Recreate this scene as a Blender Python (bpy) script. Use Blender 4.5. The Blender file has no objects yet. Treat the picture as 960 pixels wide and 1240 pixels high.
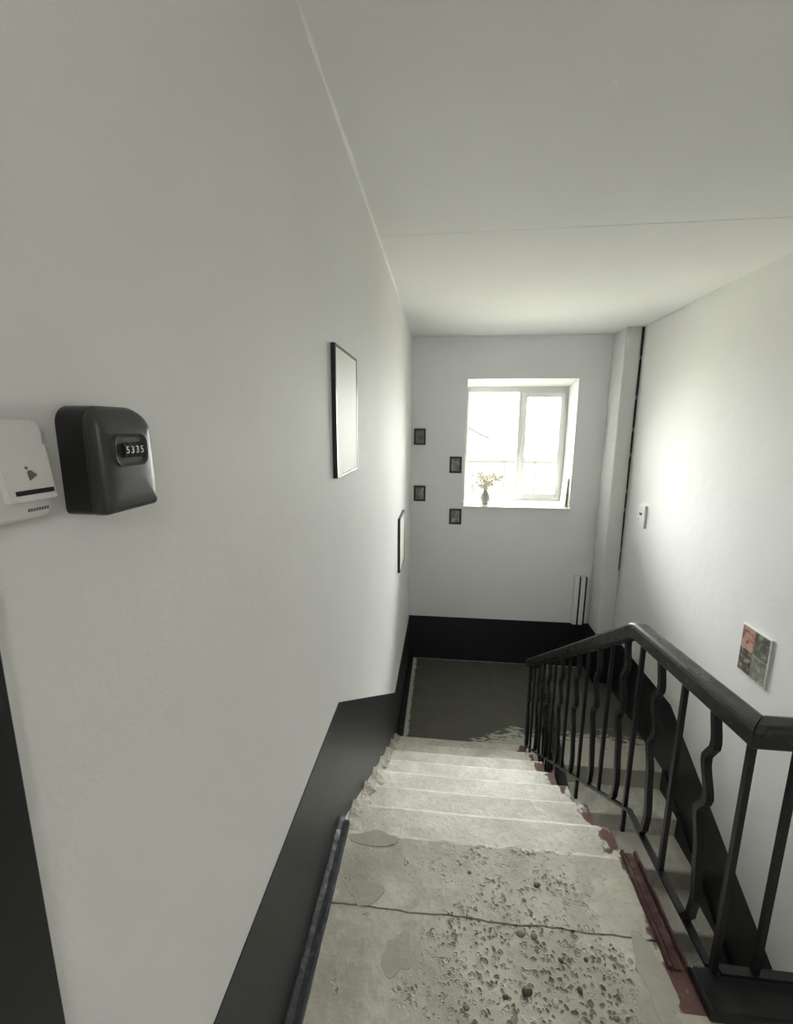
import bpy, bmesh, math, random
from mathutils import Vector, Matrix, noise

random.seed(7)
S = bpy.context.scene
C = S.collection

# ------------------------------------------------------------------ camera
cam_d = bpy.data.cameras.new('camera')
cam = bpy.data.objects.new('camera', cam_d)
C.objects.link(cam)
S.camera = cam
EYE = Vector((0, 0, 1.553))
cam_d.sensor_fit = 'VERTICAL'
cam_d.sensor_height = 36.0
cam_d.lens = 537.0 / 1240.0 * 36.0
cam_d.clip_start = 0.02
cam_d.clip_end = 400
RIGHT = Vector((0.9946, 0.1037, 0.0052))
FWD = Vector((-0.1011, 0.9770, -0.1875))
FWD.normalize()
RIGHT = (RIGHT - FWD * RIGHT.dot(FWD)).normalized()
UP = RIGHT.cross(FWD)
m = Matrix.Identity(4)
for i in range(3):
    m[i][0] = RIGHT[i]; m[i][1] = UP[i]; m[i][2] = -FWD[i]; m[i][3] = EYE[i]
cam.matrix_world = m

# ------------------------------------------------------------------ sky, daylight, exposure
W = bpy.data.worlds.new('overcast_sky')
S.world = W
W.use_nodes = True
bgn = W.node_tree.nodes['Background']
bgn.inputs[0].default_value = (1.0, 0.99, 0.97, 1)
_tc = W.node_tree.nodes.new('ShaderNodeTexCoord')
_sp = W.node_tree.nodes.new('ShaderNodeSeparateXYZ')
_mr = W.node_tree.nodes.new('ShaderNodeMapRange')      # overcast sky: brighter towards the zenith
_mr.inputs[1].default_value = 0.0; _mr.inputs[2].default_value = 1.0
_mr.inputs[3].default_value = 6.0; _mr.inputs[4].default_value = 14.0
W.node_tree.links.new(_tc.outputs['Generated'], _sp.inputs[0])
W.node_tree.links.new(_sp.outputs[2], _mr.inputs[0])
W.node_tree.links.new(_mr.outputs[0], bgn.inputs[1])

pd = bpy.data.lights.new('window_portal', 'AREA')
pd.shape = 'RECTANGLE'; pd.size = 1.3; pd.size_y = 1.5
pd.cycles.is_portal = True
po = bpy.data.objects.new('window_portal', pd)
C.objects.link(po)
po.location = (0.87, 5.80, 1.37)
po.rotation_euler = (math.radians(-90), 0, 0)

S.view_settings.view_transform = 'Standard'
S.view_settings.look = 'None'
S.view_settings.gamma = 1.0
S.view_settings.use_curve_mapping = False
FILL_LAMP = 7.5      # emission of the unseen fill lamp added behind the viewer
S.view_settings.exposure = 2.48

# ------------------------------------------------------------------ materials
def mat(name, col, rough=0.6, metal=0.0, spec=0.5):
    M = bpy.data.materials.new(name)
    M.use_nodes = True
    b = M.node_tree.nodes['Principled BSDF']
    b.inputs['Base Color'].default_value = (*col, 1)
    b.inputs['Roughness'].default_value = rough
    b.inputs['Metallic'].default_value = metal
    b.inputs['Specular IOR Level'].default_value = spec
    return M

class NT:
    def __init__(s, M):
        s.M = M; s.t = M.node_tree; s.b = s.t.nodes['Principled BSDF']
        s.geo = s.t.nodes.new('ShaderNodeNewGeometry')
    def pos(s): return s.geo.outputs['Position']
    def noise(s, scale, detail=4, rough=0.55, vec=None, dist=0.0):
        n = s.t.nodes.new('ShaderNodeTexNoise')
        n.inputs['Scale'].default_value = scale; n.inputs['Detail'].default_value = detail
        n.inputs['Roughness'].default_value = rough; n.inputs['Distortion'].default_value = dist
        s.t.links.new(vec or s.pos(), n.inputs['Vector'])
        return n.outputs['Fac']
    def vor(s, scale, feature='F1', out='Distance', vec=None, rnd=1.0):
        n = s.t.nodes.new('ShaderNodeTexVoronoi')
        n.feature = feature
        n.inputs['Scale'].default_value = scale; n.inputs['Randomness'].default_value = rnd
        s.t.links.new(vec or s.pos(), n.inputs['Vector'])
        return n.outputs[out]
    def ramp(s, fac, stops):
        n = s.t.nodes.new('ShaderNodeValToRGB')
        e = n.color_ramp.elements
        while len(e) < len(stops): e.new(0.5)
        for q, (p, c) in zip(e, stops):
            q.position = p
            q.color = (c, c, c, 1) if isinstance(c, (int, float)) else (*c, 1)
        s.t.links.new(fac, n.inputs[0])
        return n.outputs[0]
    def mix(s, fac, a, b, mode='MIX'):
        n = s.t.nodes.new('ShaderNodeMix'); n.data_type = 'RGBA'; n.blend_type = mode
        for k, v in ((0, fac), (6, a), (7, b)):
            if isinstance(v, (int, float)): n.inputs[k].default_value = v if k == 0 else (v, v, v, 1)
            elif isinstance(v, tuple): n.inputs[k].default_value = (*v, 1)
            else: s.t.links.new(v, n.inputs[k])
        return n.outputs[2]
    def math(s, op, a, b=0.0, c=0.0):
        n = s.t.nodes.new('ShaderNodeMath'); n.operation = op
        for k, v in enumerate((a, b, c)):
            if isinstance(v, (int, float)): n.inputs[k].default_value = v
            else: s.t.links.new(v, n.inputs[k])
        return n.outputs[0]
    def xyz(s):
        n = s.t.nodes.new('ShaderNodeSeparateXYZ'); s.t.links.new(s.pos(), n.inputs[0])
        return n.outputs
    def rng(s, v, a, b, c=0.0, d=1.0):
        n = s.t.nodes.new('ShaderNodeMapRange')
        s.t.links.new(v, n.inputs[0])
        for k, q in enumerate((a, b, c, d)): n.inputs[k + 1].default_value = q
        return n.outputs[0]
    def col(s, v): s.t.links.new(v, s.b.inputs['Base Color'])
    def rough(s, v): s.t.links.new(v, s.b.inputs['Roughness'])
    def bump(s, h, strength=0.3, dist=0.01):
        n = s.t.nodes.new('ShaderNodeBump')
        n.inputs['Strength'].default_value = strength; n.inputs['Distance'].default_value = dist
        s.t.links.new(h, n.inputs['Height'])
        s.t.links.new(n.outputs[0], s.b.inputs['Normal'])

def wall_paint(name, c1, c2, rough=0.7):
    M = mat(name, c1, rough, spec=0.3); n = NT(M)
    n.col(n.mix(n.ramp(n.noise(1.3, 5), [(0.35, 0.0), (0.7, 1.0)]), c1, c2))
    n.bump(n.math('ADD', n.noise(9, 4), n.math('MULTIPLY', n.noise(160, 2), 0.12)), 0.22, 0.012)
    return M

m_wall = wall_paint('white_wall_paint', (0.81, 0.808, 0.796), (0.77, 0.768, 0.755))
m_back = wall_paint('lightened_white_paint', (0.91, 0.91, 0.93), (0.88, 0.88, 0.90))  # same white paint, lightened to stand in for missing light on the back wall
m_ceil = wall_paint('white_ceiling_paint', (0.93, 0.928, 0.922), (0.90, 0.898, 0.89))
m_black = mat('black_gloss_paint', (0.006, 0.006, 0.007), 0.42, spec=0.4)
_n = NT(m_black); _n.bump(_n.noise(60, 3), 0.12, 0.004)
m_dado = mat('charcoal_wall_paint', (0.014, 0.015, 0.018), 0.40)
_n = NT(m_dado); _n.bump(_n.noise(12, 4), 0.15, 0.01)
m_rail = mat('black_handrail_lacquer', (0.010, 0.010, 0.010), 0.3)
_n = NT(m_rail)
_n.rough(_n.rng(_n.noise(22, 4), 0.3, 0.7, 0.22, 0.5))
_n.bump(_n.noise(70, 3), 0.15, 0.003)
m_skirt = mat('slate_skirting_paint', (0.045, 0.05, 0.058), 0.4)
_n = NT(m_skirt); _n.col(_n.mix(_n.ramp(_n.noise(40, 5), [(0.55, 0), (0.7, 1)]), (0.035, 0.038, 0.045), (0.12, 0.125, 0.13)))
_n.bump(_n.noise(50, 4), 0.4, 0.006)

def concrete(name, RED_X=0.685, RED_T=0.36, base=(0.56, 0.54, 0.465), pebbly=True, red=True, light=1.0):
    M = mat(name, base, 0.62); n = NT(M)
    x, y, z = n.xyz()
    big = n.noise(5.5, 6, 0.6)
    fine = n.noise(45, 5, 0.6)
    b1 = tuple(c * light for c in base); b2 = tuple(min(1, c * 1.32 * light) for c in base); b3 = tuple(c * 0.62 * light for c in base)
    c = n.mix(n.ramp(big, [(0.35, 0.0), (0.65, 1.0)]), b1, b2)
    c = n.mix(n.math('MULTIPLY', n.ramp(fine, [(0.52, 0.0), (0.72, 1.0)]), 0.5), c, b3)
    c = n.mix(n.math('MULTIPLY', n.ramp(n.noise(3.1, 5, 0.65, dist=0.8), [(0.46, 0.0), (0.62, 1.0)]), 0.55), c, tuple(q * w * light for q, w in zip(base, (0.66, 0.65, 0.60))))
    c = n.mix(n.math('MULTIPLY', n.ramp(n.noise(11, 5, 0.7), [(0.60, 0.0), (0.70, 1.0)]), 0.5), c, tuple(min(1, q * w * light) for q, w in zip(base, (1.55, 1.52, 1.45))))
    h = n.math('MULTIPLY', fine, 0.35)
    if pebbly:
        zone = n.math('MULTIPLY', n.rng(x, -0.12, 0.22), n.rng(x, 0.62, 0.5))
        zone = n.math('MULTIPLY', zone, n.rng(y, 1.22, 1.16, 0.52, 1.0))
        msk = n.ramp(n.math('ADD', n.math('MULTIPLY', zone, 0.32), n.noise(7, 4, 0.7)), [(0.60, 0.0), (0.74, 1.0)])
        for sc, cut in ((78, 0.46), (44, 0.40)):
            vv = n.t.nodes.new('ShaderNodeVectorMath'); vv.operation = 'MULTIPLY_ADD'
            wn = n.t.nodes.new('ShaderNodeTexNoise'); wn.inputs['Scale'].default_value = 38; n.t.links.new(n.pos(), wn.inputs['Vector'])
            n.t.links.new(wn.outputs['Color'], vv.inputs[0]); vv.inputs[1].default_value = (0.022, 0.022, 0.022); n.t.links.new(n.pos(), vv.inputs[2])
            d = n.vor(sc, vec=vv.outputs[0])
            rnd = n.t.nodes.new('ShaderNodeSeparateColor'); n.t.links.new(n.vor(sc, out='Color', vec=vv.outputs[0]), rnd.inputs[0])
            hole = n.math('MULTIPLY', n.ramp(d, [(cut - 0.12, 1.0), (cut, 0.0)]), n.math('GREATER_THAN', rnd.outputs[0], 0.48))
            hole = n.math('MULTIPLY', hole, msk)
            stone = n.ramp(rnd.outputs[1], [(0.0, (0.07, 0.065, 0.05)), (0.45, (0.16, 0.15, 0.12)), (0.8, (0.34, 0.33, 0.28)), (0.95, (0.6, 0.58, 0.52))])
            c = n.mix(n.math('MULTIPLY', hole, 0.85), c, stone)
            rim = n.math('MULTIPLY', n.ramp(d, [(cut - 0.1, 0.0), (cut, 1.0), (cut + 0.1, 0.0)]), n.math('GREATER_THAN', rnd.outputs[0], 0.48))
            h = n.math('SUBTRACT', h, n.math('MULTIPLY', hole, 1.0))
            h = n.math('ADD', h, n.math('MULTIPLY', n.math('MULTIPLY', rim, msk), 0.35))
    else:
        d = n.vor(55)
        h = n.math('SUBTRACT', h, n.math('MULTIPLY', n.ramp(d, [(0.10, 1.0), (0.18, 0.0)]), 0.5))
    if red:
        edge = n.math('ADD', x, n.math('MULTIPLY', n.math('SUBTRACT', n.noise(14, 4), 0.5), 0.16))
        msk = n.math('MULTIPLY', n.ramp(edge, [(RED_X, 0.0), (RED_X + 0.012, 1.0)]), n.math('MULTIPLY', n.math('MULTIPLY', n.math('LESS_THAN', x, 0.80), n.math('GREATER_THAN', y, 1.0)), n.ramp(n.noise(9, 3), [(RED_T, 0.0), (RED_T + 0.06, 1.0)])))
        c = n.mix(msk, c, n.mix(fine, (0.11, 0.042, 0.036), (0.22, 0.125, 0.105)))
    n.col(c)
    n.bump(h, 0.75, 0.008)
    n.rough(n.rng(big, 0.3, 0.7, 0.45, 0.72))
    return M
m_floor = concrete('worn_pebbly_concrete')
m_step = concrete('worn_pale_concrete', RED_X=0.715, RED_T=0.46, base=(0.70, 0.68, 0.62), pebbly=False)
m_mortar = mat('pale_mortar', (0.42, 0.40, 0.35), 0.8)
_n = NT(m_mortar); _n.col(_n.mix(_n.noise(40, 5), (0.36, 0.34, 0.29), (0.78, 0.74, 0.67))); _n.bump(_n.noise(55, 4), 0.8, 0.01)
m_patch = mat('grey_cement_patch', (0.24, 0.235, 0.2), 0.5)
_n = NT(m_patch); _n.col(_n.mix(_n.noise(25, 5), (0.42, 0.405, 0.35), (0.56, 0.54, 0.47))); _n.bump(_n.noise(60, 4), 0.3, 0.004)
m_red = mat('oxblood_floor_paint', (0.09, 0.035, 0.03), 0.42)
_n = NT(m_red); _n.col(_n.mix(_n.ramp(_n.noise(18, 5), [(0.5, 0), (0.68, 1)]), (0.075, 0.027, 0.023), (0.19, 0.115, 0.095))); _n.bump(_n.noise(45, 4), 0.4, 0.006)

# landing floor: dark brown-black paint, trodden through to bare concrete by the stairs
m_land = mat('dark_painted_landing', (0.05, 0.05, 0.04), 0.5)
_n = NT(m_land)
_x, _y, _z = _n.xyz()
_wob = _n.math('MULTIPLY', _n.math('SUBTRACT', _n.noise(6, 5, 0.6), 0.5), 0.55)
_stv = _n.t.nodes.new('ShaderNodeMapping'); _stv.inputs['Scale'].default_value = (3.0, 11.0, 3.0)
_stv.inputs['Rotation'].default_value = (0, 0, math.radians(-25))
_n.t.links.new(_n.pos(), _stv.inputs['Vector'])
_str = _n.math('MULTIPLY', _n.math('SUBTRACT', _n.noise(3.2, 5, 0.65, vec=_stv.outputs[0]), 0.5), 0.9)
_edge = _n.math('ADD', _y, _n.math('ADD', _n.math('MULTIPLY', _wob, 0.25), _n.math('MULTIPLY', _str, _n.rng(_x, 0.1, 0.7, 0.10, 1.15))))
_edge = _n.math('SUBTRACT', _edge, _n.rng(_x, 0.05, 0.75, 0.0, 0.32))
_paint = _n.ramp(_n.rng(_edge, 3.50, 3.80), [(0.40, 0.0), (0.48, 1.0)])
_marg = _n.math('ADD', _x, _n.math('MULTIPLY', _n.math('SUBTRACT', _n.noise(20, 4), 0.5), 0.06))
_paint = _n.math('MULTIPLY', _paint, _n.ramp(_n.rng(_marg, -0.35, -0.15), [(0.36, 0.0), (0.42, 1.0)]))
_mb = _n.math('ADD', _y, _n.math('MULTIPLY', _n.math('SUBTRACT', _n.noise(16, 4), 0.5), 0.05))
_paint = _n.math('MULTIPLY', _paint, _n.ramp(_n.rng(_mb, 5.30, 5.15), [(0.30, 0.35), (0.42, 1.0)]))
_bare = _n.mix(_n.noise(14, 5), (0.45, 0.435, 0.37), (0.64, 0.615, 0.54))
_dark = _n.mix(_n.noise(5, 5), (0.085, 0.084, 0.066), (0.14, 0.136, 0.11))
_n.col(_n.mix(_paint, _bare, _dark))
_n.rough(_n.rng(_n.noise(9, 4), 0.3, 0.7, 0.45, 0.65))
_n.bump(_n.math('ADD', _n.noise(30, 4), _n.math('MULTIPLY', _paint, 0.3)), 0.35, 0.006)

m_white = mat('white_plastic', (0.80, 0.80, 0.78), 0.35)
m_upvc = mat('white_window_plastic', (0.84, 0.84, 0.83), 0.3)
m_plaster = mat('white_reveal_plaster', (0.86, 0.855, 0.82), 0.7)
_n = NT(m_plaster); _n.bump(_n.noise(40, 3), 0.1, 0.004)
m_blackplastic = mat('black_plastic', (0.012, 0.012, 0.012), 0.35)
_n = NT(m_blackplastic); _n.bump(_n.noise(500, 2), 0.08, 0.001)
m_cover = mat('satin_black_metal_cover', (0.040, 0.040, 0.036), 0.38, metal=0.0, spec=0.6)
m_chrome = mat('dull_chrome', (0.5, 0.5, 0.48), 0.3, metal=1.0)
m_dark = mat('soft_black', (0.01, 0.01, 0.01), 0.6)
m_ink = mat('grey_print', (0.16, 0.16, 0.16), 0.5)
m_digit = mat('white_digit_print', (0.85, 0.85, 0.82), 0.5)
m_paper = mat('cream_paper', (0.90, 0.90, 0.83), 0.55, spec=0.3)
m_frame = mat('black_frame_lacquer', (0.015, 0.015, 0.014), 0.35)
m_greyframe = mat('dark_grey_frame', (0.035, 0.034, 0.032), 0.5)
m_sideboard = mat('pewter_grey_edge', (0.24, 0.24, 0.25), 0.5)
m_vase = mat('grey_brown_ceramic', (0.2, 0.19, 0.16), 0.45)
_n = NT(m_vase); _n.col(_n.mix(_n.noise(30, 3), (0.26, 0.25, 0.22), (0.45, 0.43, 0.38)))
m_stem = mat('dry_straw_stems', (0.74, 0.68, 0.54), 0.8)
m_bloom = mat('dried_cream_blossom', (0.86, 0.82, 0.70), 0.9)
m_card = mat('cream_card', (0.85, 0.82, 0.72), 0.6)

def glass_mat():
    M = bpy.data.materials.new('window_glass'); M.use_nodes = True
    t = M.node_tree; t.nodes.clear()
    o = t.nodes.new('ShaderNodeOutputMaterial'); mx = t.nodes.new('ShaderNodeMixShader')
    tr = t.nodes.new('ShaderNodeBsdfTransparent'); gl = t.nodes.new('ShaderNodeBsdfGlossy'); fr = t.nodes.new('ShaderNodeFresnel')
    tr.inputs[0].default_value = (0.95, 0.97, 0.96, 1); gl.inputs['Roughness'].default_value = 0.02
    fr.inputs[0].default_value = 1.45
    t.links.new(fr.outputs[0], mx.inputs[0]); t.links.new(tr.outputs[0], mx.inputs[1]); t.links.new(gl.outputs[0], mx.inputs[2])
    t.links.new(mx.outputs[0], o.inputs[0])
    return M
m_glass = glass_mat()

def photo_mat(name, cols, scale, seed):
    M = mat(name, cols[0], 0.35); n = NT(M)
    mp = n.t.nodes.new('ShaderNodeMapping'); mp.inputs['Location'].default_value = (seed * 3.7, seed * 1.3, seed * 2.1)
    n.t.links.new(n.pos(), mp.inputs['Vector'])
    f = n.noise(scale, 3, 0.6, vec=mp.outputs[0], dist=0.6)
    k = len(cols)
    n.col(n.ramp(f, [(0.3 + 0.4 * i / (k - 1), c) for i, c in enumerate(cols)]))
    return M

# ------------------------------------------------------------------ helpers
def worldloc(o):
    v = Vector((0, 0, 0))
    while o is not None:
        v += o.location; o = o.parent
    return v
def tag(o, label=None, cat=None, group=None, kind=None):
    if label: o['label'] = label
    if cat: o['category'] = cat
    if group: o['group'] = group
    if kind: o['kind'] = kind
    return o
def thing(name, label, cat, loc=(0, 0, 0), group=None):
    o = bpy.data.objects.new(name, None); C.objects.link(o)
    o.location = loc; o.empty_display_size = 0.1
    return tag(o, label, cat, group)
def obj(name, bm, material, parent=None, smooth=False, origin=None):
    """bm in world coordinates; the object's origin sits on its parent's (or on `origin`)"""
    bmesh.ops.recalc_face_normals(bm, faces=bm.faces[:])
    me = bpy.data.meshes.new(name)
    base = worldloc(parent) if parent else Vector((0, 0, 0))
    off = Vector(origin) if origin is not None else base
    bmesh.ops.translate(bm, vec=-off, verts=bm.verts[:])
    if smooth:
        for f in bm.faces: f.smooth = True
    bm.to_mesh(me); bm.free()
    me.materials.append(material)
    o = bpy.data.objects.new(name, me); C.objects.link(o)
    if parent: o.parent = parent
    o.location = off - base
    return o
def struct(name, bm, material, origin=None, label=None):
    o = obj(name, bm, material, None, origin=origin)
    o['kind'] = 'structure'
    if label: o['label'] = label
    return o
def box(bm, x0, x1, y0, y1, z0, z1, bevel=0.0, seg=1):
    vs = [bm.verts.new(p) for p in ((x0, y0, z0), (x1, y0, z0), (x1, y1, z0), (x0, y1, z0), (x0, y0, z1), (x1, y0, z1), (x1, y1, z1), (x0, y1, z1))]
    fs = [bm.faces.new([vs[i] for i in q]) for q in ((0, 3, 2, 1), (4, 5, 6, 7), (0, 1, 5, 4), (1, 2, 6, 5), (2, 3, 7, 6), (3, 0, 4, 7))]
    if bevel > 0:
        es = list({e for f in fs for e in f.edges})
        bmesh.ops.bevel(bm, geom=es, offset=bevel, segments=seg, affect='EDGES', profile=0.5)
    return bm
def B(*a, **k):
    return box(bmesh.new(), *a, **k)
def prism(bm, pts, axis, a, b):
    """polygon pts extruded along axis from a to b; pts are the other two coordinates in xyz order"""
    def mk(p, t):
        q = [p[0], p[1]]; q.insert(axis, t); return q
    v0 = [bm.verts.new(mk(p, a)) for p in pts]; v1 = [bm.verts.new(mk(p, b)) for p in pts]
    n = len(pts)
    bm.faces.new(v0); bm.faces.new(v1[::-1])
    for i in range(n):
        bm.faces.new((v0[i], v0[(i + 1) % n], v1[(i + 1) % n], v1[i]))
    return bm
def sweep(bm, path, prof, side=Vector((1, 0, 0)), caps=True, miter0=0.0, miter1=0.0):
    """profile (s,u) swept on a path that stays perpendicular to `side`, mitred"""
    P = [Vector(p) for p in path]; rings = []
    for i, p in enumerate(P):
        t1 = (P[i] - P[i - 1]).normalized() if i else (P[1] - P[0]).normalized()
        t2 = (P[i + 1] - P[i]).normalized() if i < len(P) - 1 else t1
        nrm = (t1 + t2).normalized()
        up = side.cross(t1).normalized()
        if up.z < 0: up = -up
        ring = []
        for s, u in prof:
            q = p + side * s + up * u
            q = q + t1 * ((p - q).dot(nrm) / t1.dot(nrm))
            if i == 0: q = q + t1 * (s * miter0)
            if i == len(P) - 1: q = q + t1 * (s * miter1)
            ring.append(bm.verts.new(q))
        rings.append(ring)
    n = len(prof)
    for a, b in zip(rings, rings[1:]):
        for i in range(n):
            bm.faces.new((a[i], a[(i + 1) % n], b[(i + 1) % n], b[i]))
    if caps:
        bm.faces.new(rings[0]); bm.faces.new(rings[-1])
    return bm
def tube(bm, path, r, n=8):
    P = [Vector(p) for p in path]; rings = []
    for i, p in enumerate(P):
        t = (P[min(i + 1, len(P) - 1)] - P[max(i - 1, 0)]).normalized()
        a = t.cross(Vector((0, 0, 1)))
        if a.length < 1e-3: a = t.cross(Vector((1, 0, 0)))
        a.normalize(); b = t.cross(a)
        rr = r[i] if isinstance(r, (list, tuple)) else r
        rings.append([bm.verts.new(p + (a * math.cos(2 * math.pi * k / n) + b * math.sin(2 * math.pi * k / n)) * rr) for k in range(n)])
    for q, w in zip(rings, rings[1:]):
        for i in range(n):
            bm.faces.new((q[i], q[(i + 1) % n], w[(i + 1) % n], w[i]))
    bm.faces.new(rings[0]); bm.faces.new(rings[-1])
    return bm
def lathe(bm, prof, cx, cy, n=24):
    rings = [[bm.verts.new((cx + r * math.cos(2 * math.pi * k / n), cy + r * math.sin(2 * math.pi * k / n), z)) for k in range(n)] for r, z in prof]
    for a, b in zip(rings, rings[1:]):
        for i in range(n):
            bm.faces.new((a[i], a[(i + 1) % n], b[(i + 1) % n], b[i]))
    bm.faces.new(rings[0]); bm.faces.new(rings[-1])
    return bm
def rrect(w, h, r, seg=5):
    """rounded rectangle outline centred on 0; r may be a 4-tuple (top right, top left, bottom left, bottom right)"""
    R = r if isinstance(r, tuple) else (r,) * 4
    pts = []
    for k, (sx, sy) in enumerate(((1, 1), (-1, 1), (-1, -1), (1, -1))):
        cx = sx * (w / 2 - R[k]); cy = sy * (h / 2 - R[k])
        for j in range(seg + 1):
            a = math.pi / 2 * (k + j / seg)
            pts.append((cx + R[k] * math.cos(a), cy + R[k] * math.sin(a)))
    return pts
def nz(*v):
    return noise.noise(Vector(v))

# ------------------------------------------------------------------ the shell
XL, XR, YB, YR, ZC = -0.375, 1.966, 5.27, -2.90, 2.553
Z1 = -1.36            # half landing
Z2 = -2.72            # floor below
RIS, TRD, Y0 = 0.17, 0.30, 1.46
XE = 0.775            # open side of the flight

bm = bmesh.new()
DY0, DY1, DZ = -0.66, 0.25, 2.06
box(bm, XL - 0.2, XL, DY1, YB, Z2 - 0.2, ZC)
box(bm, XL - 0.2, XL, YR, DY0, Z2 - 0.2, ZC)
box(bm, XL - 0.2, XL, DY0, DY1, DZ, ZC)
box(bm, XL - 0.2, XL, DY0, DY1, Z2 - 0.2, 0)
struct('wall_left', bm, m_wall)
struct('wall_right', B(XR, XR + 0.2, YR, YB, Z2 - 0.2, ZC), m_wall)
struct('wall_rear', B(XL - 0.2, XR + 0.2, YR - 0.2, YR, Z2 - 0.2, ZC), m_wall)
WX0, WX1, WZ0, WZ1, WD = 0.257, 1.480, 0.640, 2.100, 0.46
bm = bmesh.new()
box(bm, XL - 0.2, WX0, YB, YB + WD, Z2 - 0.2, ZC)
box(bm, WX1, XR + 0.2, YB, YB + WD, Z2 - 0.2, ZC)
box(bm, WX0, WX1, YB, YB + WD, WZ1, ZC)
box(bm, WX0, WX1, YB, YB + WD, Z2 - 0.2, WZ0 - 0.03)
struct('wall_back', bm, m_back)
# ceiling of two slabs with an open joint
ceil = struct('ceiling', B(XL - 0.2, XR + 0.2, YR - 0.2, YB + WD, ZC + 0.03, ZC + 0.2), m_dark)
bm = bmesh.new()
prism(bm, [(XL - 0.2, YR - 0.2), (XR + 0.2, YR - 0.2), (XR + 0.2, 2.520), (XL - 0.2, 2.580)], 2, ZC, ZC + 0.03)
obj('ceiling_slab', bm, m_ceil, ceil)
bm = bmesh.new()
prism(bm, [(XL - 0.2, 2.583), (XR + 0.2, 2.527), (XR + 0.2, YB + WD), (XL - 0.2, YB + WD)], 2, ZC, ZC + 0.03)
obj('ceiling_slab', bm, m_ceil, ceil)
# rough plaster bead in the corner between left wall and ceiling
bm = bmesh.new()
N = 160
for k in range(N + 1):
    y = YR + (YB - YR) * k / N
    a = 0.008 + 0.007 * nz(y * 9, 1.7, 0) + 0.004 * nz(y * 37, 0, 3)
    for p in ((XL, y, ZC), (XL + a, y, ZC), (XL + a * 0.7, y, ZC - a * 0.7), (XL, y, ZC - a * 1.2)):
        bm.verts.new(p)
bm.verts.ensure_lookup_table()
for k in range(N):
    for j in range(4):
        bm.faces.new((bm.verts[4 * k + j], bm.verts[4 * k + (j + 1) % 4], bm.verts[4 * k + 4 + (j + 1) % 4], bm.verts[4 * k + 4 + j]))
struct('trim_1', bm, m_ceil)

# pipe chase boxed in at the far right corner
CX, CY = 1.797, 4.92
struct('wall_chase', B(CX, XR, CY, YB, Z1, ZC, bevel=0.004), m_wall)

# dark dado bands (paint with a real edge, 3 mm proud)
E = 0.003
slope = RIS / TRD
bend2 = 3.57
bm = bmesh.new()
prism(bm, [(0.32, 0), (Y0, 0), (Y0 + 8 * TRD, Z1 - 0.02), (YB, Z1), (YB, -0.775), (bend2, -0.775), (Y0 + 0.045, 0.515), (0.32, 0.53)], 0, XL, XL + E)
struct('trim_2', bm, m_dado)
struct('trim_3', B(XL + E, CX, YB - E, YB, Z1, -0.785), m_dado)
bm = bmesh.new()
bend = 3.60
prism(bm, [(YR, Z2), (YB, Z2), (YB, -0.74), (bend, -0.74), (Y0 - 0.1, -0.74 - (bend - Y0 + 0.1) * slope), (YR, -0.74 - (bend - Y0 + 0.1) * slope)], 0, XR - E, XR)
struct('trim_4', bm, m_dado)
bm = bmesh.new()
box(bm, CX - E, CX, CY - E, YB - E, Z1, -0.77)
box(bm, CX, XR - E, CY - E, CY, Z1, -0.75)
struct('trim_5', bm, m_dado)

# ------------------------------------------------------------------ floors
def crack_y(x): return 1.176 + 0.006 * nz(x * 6, 0.3, 0) + 0.004 * nz(x * 31, 2.3, 0)
bm = bmesh.new()
N = 80
top = []
for k in range(N + 1):
    x = XL + (XE - 0.03 - XL) * k / N
    top.append((x, crack_y(x) - 0.003))
poly = [(XL - 0.0, YR)] + top + [(XE - 0.03, 1.10), (XR, 1.10), (XR, YR)]
prism(bm, poly, 2, -0.22, 0.0)
struct('floor', bm, m_floor)
struct('floor_landing', B(XL, XR, Y0 + 7 * TRD + 0.30, YB, Z1 - 0.2, Z1), m_land)
struct('floor_below', B(XL, XR, YR, YB, Z2 - 0.2, Z2), m_land)

# ------------------------------------------------------------------ upper flight of steps
flight = thing('stair_flight', 'worn concrete stairs going down to the landing under the window', 'stairs', (0.2, Y0, Z1))
XS0 = XL + E
def step_mesh(i, x0, x1, yb, yf, zt, zb0, zb1, seed, chip=1.0, n=90, yback=None):
    """one block: back face at yb, worn nosing at yf"""
    bm = bmesh.new(); rows = []
    for k in range(n + 1):
        x = x0 + (x1 - x0) * k / n
        w = chip * (0.004 * nz(x * 7, seed, 0) + 0.004 * max(0, nz(x * 23, seed * 2.1, 1)) + 0.002 * nz(x * 70, seed, 4))
        dip = chip * (-0.004 * math.exp(-((x - 0.2) / 0.3) ** 2) + 0.0015 * nz(x * 15, seed, 9))
        er = 1.0
        if k == n: er = 3.0
        yy = yback(x) if yback else yb
        rows.append([bm.verts.new(p) for p in ((x, yy, zb0), (x, yy, zt), (x, yf - 0.10, zt + dip * 0.6), (x, yf - 0.022, zt + dip), (x, yf - 0.007 - abs(w), zt - 0.004 + dip),
                                               (x, yf - abs(w) * 0.7, zt - 0.013 + dip), (x, yf - 0.002, zt - 0.04), (x, yf - 0.012, zb1))])
    m_ = len(rows[0])
    for a, b in zip(rows, rows[1:]):
        for j in range(m_):
            bm.faces.new((a[j], a[(j + 1) % m_], b[(j + 1) % m_], b[j]))
    bm.faces.new(rows[0]); bm.faces.new(rows[-1])
    return bm
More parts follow.
